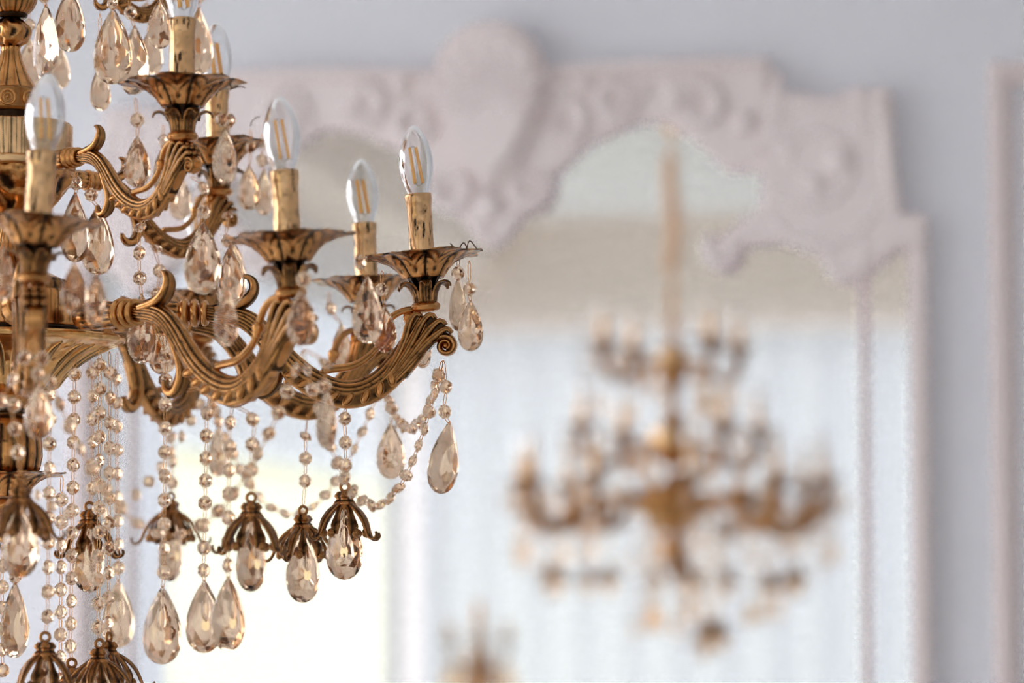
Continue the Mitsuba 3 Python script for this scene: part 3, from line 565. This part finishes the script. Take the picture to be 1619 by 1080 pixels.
def cap_mesh():
    out = [(lambda t: (t[0][:, [0, 2, 1]] + [0, 0, -0.0055], t[1], t[2]))(torus(0.0042, 0.0016))]
    pr = [(0.0, -0.010), (0.006, -0.010), (0.0085, -0.013), (0.0095, -0.0145), (0.007, -0.0175), (0.0092, -0.0205), (0.0105, -0.0225), (0.0075, -0.026), (0.0, -0.027)]
    out.append(lathe(pr, 40, dense=0.001, disp=lambda ph, s, r, z: (0.0012 * np.cos(ph * 4) * (r > 0.004), np.clip(-np.cos(ph * 4), 0, 1) * 0.8 + np.clip(0.8 - np.abs(s - 0.52) * 12, 0, 1)), spots=0.5))
    rib = leaf(mm((5, -21), (13, -25), (24, -34), (31, -45), (35, -53.5), (40, -57), (46, -54.5), (45.5, -50)), [.0035, .0045, .0048, .0045, .0032, .0026, .0024, .0016], [.002, .0022, .0022, .0022, .002, .0018, .0018, .0012], m=14, n=34, crease=0.6, spots=0.5)
    tong = leaf(mm((6, -22), (14, -29), (20, -38), (23, -47), (22, -52)), [.002, .0025, .003, .0052, .003], [.002, .002, .002, .003, .002], m=12, n=22, crease=0.8, spots=0.6)
    pet = leaf(mm((3, -20), (9, -22.5), (13, -28.5)), [.002, .0042, .001], [.0015, .002, .001], m=10, n=10)
    for k in range(4):
        R = rot([0, 0, 1], 90 * k + 45); out.append(move(rib, R=R))
        for d in (-24, 24): out.append(move(tong, R=rot([0, 0, 1], 90 * k + 45 + d)))
        out.append(move(pet, R=rot([0, 0, 1], 90 * k + 45))); out.append(move(pet, R=rot([0, 0, 1], 90 * k)))
        for d in (-15, 15): out.append(move(ball((0.0245, 0, -0.051), 0.0035, (1, 1.2, 1.3), groove=0.3), R=rot([0, 0, 1], 90 * k + 45 + d)))
    m = join(out); return m[0], m[1], np.clip(m[2] * np.array([0.74, 0.70, 0.70]), 0, 1)
S_CAP = shape(cap_mesh())
def links(pts, gap=0.0013, r=0.00042):
    """Bent pins between the given pairs of points: two thin strands each."""
    out = []
    for a, b in pts:
        d = b - a; L = np.linalg.norm(d); side = np.cross(d, [0.15, 1, 0.1]); side /= np.linalg.norm(side) + 1e-9
        for s_ in (-1, 1):
            g = gap * s_
            out.append(tube3([a, a + d * 0.18 + side * g, a + d * 0.82 + side * g * 0.9, b], r, 4))
    m = trimesh.util.concatenate([trimesh.Trimesh(*t, process=False) for t in out])
    return mikit.ply(m, 'wire_gold', smooth=True)
BEAD_D = 0.0142
def bead_R(tan, roll):
    z = -np.asarray(tan) / np.linalg.norm(tan); y = np.cross(z, [1.0, 0, 0]); y /= np.linalg.norm(y); x = np.cross(y, z)
    return np.stack([x, y, z], 1) @ rot([0, 0, 1], roll)
def beads_on(key, anchor, centers, tail=None, rolls=None, dia=BEAD_D):
    """Beads at the given centres, joined by wire from the anchor and on to the tail."""
    pairs, prev = [], np.asarray(anchor, float)
    for i, c in enumerate(centers):
        nx = centers[i + 1] if i + 1 < len(centers) else (tail if tail is not None else c + (c - prev))
        t = np.asarray(nx) - prev; t = t / np.linalg.norm(t)
        put('bead', S_BEAD, key, trs(c, bead_R(t, rolls[i] if rolls else rng.uniform(-40, 40)), dia))
        pairs.append((prev, c - t * dia * 0.42)); prev = c + t * dia * 0.42
    if tail is not None: pairs.append((prev, np.asarray(tail)))
    put('wire', links(pairs), key)
def drop_on(key, top, h, turn, tilt=0.0):
    put('drop', S_DROP, key, trs(top, rot([0, 1, 0], tilt) @ rot([0, 0, 1], turn), h))
def turn_for(w, h): return math.degrees(math.acos(max(0.0, min(1.0, w / (0.5 * h)))))
def pendant(label, anchor, beads, drop, Y, sgn=1, tilt=0.0, group='crystal pendants', cap=None, name='crystal_pendant', rolls=None):
    """A short string given by its pixels at depth Y: anchor (x, y), bead centres, and the drop (centre x, centre y, width, height)."""
    k = thing(name, label, 'pendant' if name == 'crystal_pendant' else 'bead strand', group)
    P = lambda q: at(q[0], q[1], Y)
    if drop is None: beads_on(k, P(anchor) if len(anchor) == 2 else anchor, [P(b) for b in beads]); return k
    x, y, w, h = drop; hm = h * Y / F
    ta = math.radians(tilt); tp = (x - math.sin(ta) * h / 2, y - h / 2)
    anc = P(anchor) if len(anchor) == 2 else np.asarray(anchor)
    if cap is not None:
        cp = P((x, y - h / 2)) + np.array([0, 0, 0.026]); beads_on(k, anc, [P(b) for b in beads], cp + [0, 0, -0.0015], rolls)
        put('filigree_cap', S_CAP, k, trs(cp, rot([0, 0, 1], cap)))
        put('drop', S_DROP, k, trs(cp + [0, 0, -0.0245], rot([0, 0, 1], sgn * turn_for(w, h)), hm))
    else:
        top_ = P(tp); beads_on(k, anc, [P(b) for b in beads], top_ + [0, 0, -0.03 * hm], rolls)
        drop_on(k, top_, hm, sgn * turn_for(w, h), -tilt)
    return k
def line(x0, y0, x1, y1, n): return [(x0 + (x1 - x0) * i / (n - 1), y0 + (y1 - y0) * i / (n - 1)) for i in range(n)]

# pendants on the drip pans
GP = 'pendants on the drip pans'
for lab, an, be, dr, Y, sg in [
    ('narrow champagne drop under the right rim of the outermost drip pan, beside the last', (725, 405), [(724, 432)], (724, 482, 26, 84), 3.40, 1),
    ('champagne drop hanging farthest right, from the tip of the outermost drip pan', (742, 412), [(742, 457)], (744, 515, 40, 82), 3.35, -1),
    ('champagne drop under the left rim of the outermost drip pan', (604, 428), [(604, 458)], (608, 520, 38, 76), 3.36, 1),
    ('brownish drop half hidden behind the outermost arm', (655, 420), [], (668, 545, 26, 76), 3.46, 1),
    ('long champagne drop on the right tip of the middle drip pan, before the blurred sleeve', (570, 375), [(569, 415)], (581, 490, 46, 108), 3.17, 1),
    ('pale drop behind the left tip of the middle drip pan', (370, 393), [], (364, 438, 46, 98), 3.22, -1),
    ('blurred sparkling drop in front of the leaf cup of the middle candle', (480, 420), [(480, 442)], (476, 502, 48, 92), 3.0, 1),
    ('blurred slender drop in front of the arm roots, under a bead', (380, 400), [(362, 448)], (358, 503, 34, 92), 3.02, 1),
    ('soft-focus drop left of the outermost arm scroll, hanging from the rear pan', (520, 462), [(523, 488)], (540, 548, 30, 74), 3.62, 1),
    ('blurred white drop under the near drip pan at the left', (105, 380), [], (118, 456, 42, 86), 2.93, 1),
    ('blurred round drop under the right tip of the near drip pan', (160, 362), [], (152, 474, 36, 84), 2.95, -1),
    ('blurred narrow drop at the left picture edge below the near pan', (8, 375), [], (6, 432, 26, 90), 2.95, 1),
    ('champagne drop under the left rim of the upper drip pan', (214, 155), [(217, 190)], (217, 256, 42, 84), 3.2, 1),
    ('champagne drop with two beads under the right rim of the upper drip pan', (352, 145), [(349, 188), (361, 190)], (356, 247, 36, 92), 3.18, 1),
    ('soft drop between upper column and upper arm, from the rear upper pan', (258, 198), [(258, 222)], (257, 270, 26, 76), 3.55, 1),
    ('round champagne drop, left of the pair under the rear upper pan', (396, 205), [(396, 232)], (394, 297, 36, 74), 3.56, -1),
    ('round champagne drop, right of the pair under the rear upper pan', (414, 212), [(414, 254)], (417, 305, 28, 74), 3.63, 1),
    ('blurred drop behind the bend of the upper arm', (296, 205), [(290, 260)], (285, 312, 40, 74), 3.72, 1)]:
    pendant(lab, an, be, dr, Y, sg, group=GP)
# pendants on the arm scrolls and collars
GS = 'pendants on the arm scrolls'
pendant('large tilted champagne drop on the scroll of the outermost arm, right end of the swag', tuple(arm_pt('A', 232, -48)), [(705, 612), (703, 651)], (703, 724, 46, 116), 3.355, 1, -8, GS)
pendant('round champagne drop behind the low swag, on the scroll of the rear arm', tuple(arm_pt('C', 232, -48)), [(618, 645)], (618, 712, 48, 92), 3.62, 1, 0, GS)
pendant('blurred pointed drop in front of the outermost arm, on a near scroll', tuple(arm_pt('B', 232, -48)), [(514, 575), (512, 610)], (516, 662, 28, 96), 3.06, 1, 0, GS)
pendant('blurred brown drop far behind the long strands', tuple(arm_pt('G', 232, -48)), [(340, 650)], (345, 714, 30, 80), 3.8, 1, 0, GS)
pendant('blurred drop in front of the lower column, on the near scroll', tuple(arm_pt('D', 232, -48)), [(60, 592)], (62, 650, 46, 92), 2.96, 1, 0, GS)
pendant('large faceted champagne drop below two beads on the upper arm scroll', tuple(arm_pt('E', 232, -48)), [(322, 298), (322, 336)], (321, 408, 60, 118), 3.2, 1, 0, GS)
pendant('soft champagne drop behind the large faceted one, on the rear upper scroll', tuple(arm_pt('F', 232, -48)), [(360, 340), (359, 381)], (369, 428, 40, 96), 3.5, 1, 0, GS)
pendant('brown champagne drop below a bead, left of the pair under the upper drum', (120, 272), [(121, 290)], (119, 360, 40, 112), 3.33, 1, 0, 'pendants under the upper drum')
pendant('clear champagne drop below a bead, right of the pair under the upper drum', (144, 278), [(144, 308)], (155, 380, 48, 112), 3.36, 1, 0, 'pendants under the upper drum')
pendant('champagne drop below three beads, half behind the ringed arm collar', tuple(arm_pt('E', 139, -96)), [(221, 360), (220, 400), (221, 440)], (224, 520, 40, 112), 3.30, 1, 0, 'strands under the upper arms')
pendant('soft drop below three beads right of the ringed arm collar', tuple(arm_pt('F', 139, -96)), [(247, 393), (252, 428), (249, 465)], (257, 545, 46, 96), 3.5, 1, 0, 'strands under the upper arms')
# pendants of the top tier
GT = 'pendants of the top tier'
for lab, an, be, dr, Y, sg in [
    ('large faceted drop in the middle of the top cluster', (178, -40), [(178, 4)], (179, 74, 62, 124), 3.30, 1),
    ('brown tipped drop beside the column knop', (68, -30), [(70, -6)], (73, 66, 44, 118), 3.3, -1),
    ('champagne drop with dark tip between column and top cluster', (112, -60), [(112, -30)], (111, 32, 46, 106), 3.33, 1),
    ('soft drop half behind the fluted bell', (46, 10), [(46, 40)], (47, 102, 34, 84), 3.58, 1),
    ('slim drop behind the near bulb tip', (98, 20), [], (97, 108, 26, 66), 3.6, 1),
    ('slim clear drop hanging lowest of the top cluster', (158, 20), [(158, 86)], (159, 140, 30, 74), 3.46, 1),
    ('broad drop just right of and behind the large faceted one', (205, -20), [(206, 20)], (213, 96, 50, 112), 3.46, -1),
    ('blurred drop behind the top cluster, left of the worn sleeve', (234, -10), [(232, 16)], (240, 80, 34, 80), 3.6, 1),
    ('champagne drop touching the cut bulb at the top', (258, -40), [], (253, 38, 40, 82), 3.3, 1),
    ('drop half hidden behind the upper worn sleeve', (318, -40), [(316, -6)], (314, 66, 44, 108), 3.5, 1)]:
    pendant(lab, an, be, dr, Y, sg, group=GT)

# strands with a filigree cap under each lower arm
GC = 'capped strands under the lower arms'
pendant('capped champagne drop under the outermost arm, filigree with open curls', tuple(arm_pt('A', 135, -96)), [(545, 662), (546, 700), (546, 736)], (545, 861, 66, 116), 3.37, 1, 0, GC, 0, 'bead_strand')
pendant('capped narrow champagne drop, leftmost of the three over the bright window', tuple(arm_pt('B', 139, -96)), [(399, 663), (399, 703), (397, 743)], (397, 880, 42, 116), 3.17, 1, 0, GC, 0, 'bead_strand')
pendant('capped soft drop in the middle of the three over the bright window', tuple(arm_pt('C', 139, -96)), [(483, 690), (483, 725), (482, 761)], (479, 897, 50, 116), 3.5, 1, 0, GC, 25, 'bead_strand')
pendant('blurred capped drop behind the lowest hanging left strand', tuple(arm_pt('G', 139, -96)), [(271, 692), (272, 730), (272, 764)], (270, 868, 32, 106), 3.75, 1, 0, GC, 30, 'bead_strand')
pendant('blurred capped drop behind the paired strands under the dish', tuple(polar(0.108, -50, zed(548))), line(146, 590, 146, 772, 6), (141, 886, 46, 106), 3.49, 1, 0, GC, 10, 'bead_strand')
pendant('large blurred capped drop nearest the viewer at the lower left', tuple(arm_pt('D', 139, -96)), [(22, 640), (24, 678), (28, 715)], (33, 857, 66, 118), 3.06, 1, 0, GC, 20, 'bead_strand')
# long strands
GL = 'long bead strands'
pendant('long bead strand with the lowest large drop, left of the overlapping pair of drops', tuple(arm_pt('B', 22, -13)), line(262, 563, 259, 905, 10), (257, 988, 62, 124), 3.25, 1, 0, GL, None, 'bead_strand')
pendant('long bead strand with a soft drop, left of the overlapping pair', tuple(arm_pt('B', 56, -79)), line(328, 618, 322, 902, 9), (323, 974, 56, 116), 3.25, 1, 0, GL, None, 'bead_strand')
pendant('long bead strand with a sharp drop, right of the overlapping pair', tuple(arm_pt('B', 112, -89)), line(364, 631, 360, 894, 8), (361, 970, 50, 118), 3.19, 1, 0, GL, None, 'bead_strand')
pendant('long bead strand right of the lower urn, ending at the bottom edge', (119, 570), line(118, 592, 111, 1022, 13), (113, 1140, 60, 116), 3.36, 1, 0, GL, 15, 'bead_strand')
pendant('strand of edge-on beads, left one of the close pair under the dish', (158, 553), line(158, 578, 155, 992, 12), (157, 1110, 60, 116), 3.30, 1, 0, GL, 35, 'bead_strand')
pendant('strand of round beads, right one of the close pair under the dish', (173, 556), line(174, 590, 171, 985, 11), (172, 1098, 50, 116), 3.43, 1, 0, GL, 60, 'bead_strand')
pendant('blurred strand with a large drop behind the close pair', (186, 556), line(184, 600, 187, 898, 9), (187, 970, 50, 108), 3.58, 1, 0, GL, None, 'bead_strand')
pendant('bead strand in front of the lower urn with a capped drop at the bottom edge', (80, 600), line(79, 624, 75, 975, 10), (71, 1100, 56, 116), 3.22, 1, 0, GL, 10, 'bead_strand')
pendant('bead strand on the tip of the pan below the urn', (98, 752), line(97, 790, 95, 1075, 9), None, 3.36, 1, 0, GL, None, 'bead_strand')
pendant('bead strand at the left picture edge below the blurred capped drop', (4, 860), line(3, 895, 4, 1060, 6), None, 3.36, 1, 0, GL, None, 'bead_strand')
pendant('tall narrow drop at the left edge below the blurred capped one', (24, 900), [(24, 912)], (24, 980, 36, 120), 3.34, 1, 0, GL, None, 'bead_strand')

# swags from scroll to scroll
order = ['A', 'C', 'G', 'L', 'K', 'J', 'I', 'H', 'D', 'B']
SWAG = {'BA': 'bead swag drooping between the two rightmost lower arms, in focus at its right end', 'CG': 'soft bead swag behind the capped drops', 'DB': 'blurred bead swag crossing in front of the long strands at the left',
        'AC': 'short soft bead swag behind the outermost arm scroll', 'HD': 'blurred bead swag at the left edge in front of the dish'}
def beads_between(p, q, sag, pitch):
    t = np.linspace(0, 1, 200); c = p[None] * (1 - t[:, None]) + q[None] * t[:, None]; c[:, 2] -= sag * (1 - (2 * t - 1) ** 2)
    L = np.concatenate([[0], np.cumsum(np.linalg.norm(np.diff(c, axis=0), axis=1))]); n = int(L[-1] / pitch)
    return [np.array([np.interp((i + 0.9) * L[-1] / (n + 0.8), L, c[:, k]) for k in range(3)]) for i in range(n)]
def soft_crystal(centers, top=None, h=0.0, turn=0.0, anchor=None):
    """Beads, wire and drop as one mesh, for what only the mirror shows."""
    parts = [(BEAD[0] * BEAD_D @ rot([0, 0, 1], 37 * i).T + c, BEAD[1]) for i, c in enumerate(centers)]
    if top is not None: parts.append((DROP[0] * h @ rot([0, 0, 1], turn).T + top, DROP[1]))
    return mikit.ply(trimesh.util.concatenate([trimesh.Trimesh(v, f, process=False) for v, f in parts]), 'crystal', smooth=False)
for i, a in enumerate(order):
    b = order[(i + 1) % 10]; pair = next((x for x in (a + b, b + a) if x in SWAG), None)
    p, q = arm_pt(a, 231, -49), arm_pt(b, 231, -49); sag = 0.142 if pair != 'DB' else 0.17
    if pair in ('AC',): sag = 0.06
    cs = beads_between(p, q, sag, 0.0215)
    if pair:
        k = thing('bead_swag', SWAG[pair], 'bead strand', 'bead swags between the lower arms'); beads_on(k, p, cs, q, [rng.uniform(0, 180) for _ in cs])
    else:
        k = put('bead_swag', soft_crystal(cs)); tag(k, 'bead swag between lower arms on the far side of the chandelier', 'bead strand', 'bead swags out of direct view')
# what hangs on the far side or above the picture: the mirror shows it, soft
HID = {'pan': 'crystal drop on a drip pan outside the picture or behind the column', 'scroll': 'crystal drop on an arm scroll outside the picture or behind the column', 'cap': 'capped crystal drop under an arm outside the picture or behind the column', 'long': 'long crystal strand on the far side of the dish'}
for n in 'GHIJKLMNOPQR':
    tier = ARMS[n][0]; P = arm_pt(n, 214.5, 5)
    for k in range(5):
        if tier == 3 and n in 'OP': break
        if n == 'G' and k not in (1, 3): continue
        a = math.radians(72 * k + 20); tp = P + np.array([0.05 * math.cos(a), 0.05 * math.sin(a), 0.045])
        key = put('crystal_pendant', soft_crystal([tp - [0, 0, 0.022]], tp - [0, 0, 0.03], 0.052, 40 * k)); tag(key, HID['pan'], 'pendant', 'pendants out of direct view')
    if n in 'GOP': continue
    s = arm_pt(n, 231, -49); key = put('crystal_pendant', soft_crystal([s - [0, 0, 0.02], s - [0, 0, 0.044]], s - [0, 0, 0.052], 0.072, 30 * len(n))); tag(key, HID['scroll'], 'pendant', 'pendants out of direct view')
    if tier == 1:
        b = arm_pt(n, 139, -96); key = thing('bead_strand', HID['cap'], 'bead strand', 'capped strands out of direct view')
        put('beads_and_drop', soft_crystal([b - [0, 0, 0.014 + 0.023 * j] for j in range(3)], b - [0, 0, 0.100], 0.072, 25), key); put('filigree_cap', S_CAP, key, trs(b - [0, 0, 0.0755]))
for k in range(9):
    th = -20 - k * 30; r = 0.105 if k % 2 else 0.075; tp = polar(r, th, zed(570)); n = 9 + k % 3
    if math.cos(math.radians(th)) > -0.05: continue
    key = put('bead_strand', soft_crystal([tp - [0, 0, 0.012 + 0.023 * j] for j in range(n)], tp - [0, 0, 0.010 + 0.023 * n], 0.075, 50 * k)); tag(key, HID['long'], 'bead strand', 'long strands out of direct view')

# ------------------------------------------------------------------ a crystal candelabrum standing in the room, seen only in the mirror
def virtual(px, py, D):                           # the real place of what the mirror shows at this pixel, D metres along the sight line's plan
    p = at(px, py, D); return p - 2 * (p @ NQ - (C_WALL - 0.012)) * NQ
B = virtual(757, 960, 12.0); BX = np.array([B[0], B[1], 0]); ZT = 1.62
fc = thing('floor_candelabrum', 'blurred crystal candelabrum reflected low in the mirror, left of the reflected chandelier', 'candelabrum')
put('stand', shape(lathe([(0.0, 0.0), (0.16, 0.0), (0.16, 0.02), (0.05, 0.05), (0.02, 0.1), (0.02, 0.7), (0.035, 0.74), (0.02, 0.78), (0.02, 1.25), (0.04, 1.42), (0.02, 1.48), (0.012, ZT), (0.0, ZT)], 40, dense=0.02)), fc, trs(BX))
for k in range(6):
    a = math.radians(60 * k + 15); R = rot([0, 0, 1], 60 * k + 15)
    arm = gtube([tuple(R @ np.array(p)) for p in curve(np.array([(0.0, 0, 1.46), (0.05, 0, 1.39), (0.09, 0, 1.40), (0.115, 0, 1.48)]), 16)], 0.008)
    ak = put('arm', shape(arm, 'tin'), fc, trs(BX)); c = R @ np.array([0.115, 0, 1.48])
    put('drip_pan', {**S_PAN, 'bsdf': {'type': 'ref', 'id': 'tin'}}, ak, trs(BX + c - [0, 0, 0.004], None, 0.8)); put('candle_sleeve', S_SLEEVE[0], ak, trs(BX + c, None, 0.8))
    for j in range(5):
        q = R @ np.array([0.03 + 0.022 * j, 0.02 - 0.02 * (j % 2), 1.47 - 0.05 * (j % 3)]); key = put('crystal_pendant', soft_crystal([BX + q - [0, 0, 0.01], BX + q - [0, 0, 0.034]], BX + q - [0, 0, 0.042], 0.08, 40 * j)); tag(key, 'crystal drop of the candelabrum reflected in the mirror', 'pendant', 'pendants of the reflected candelabrum')
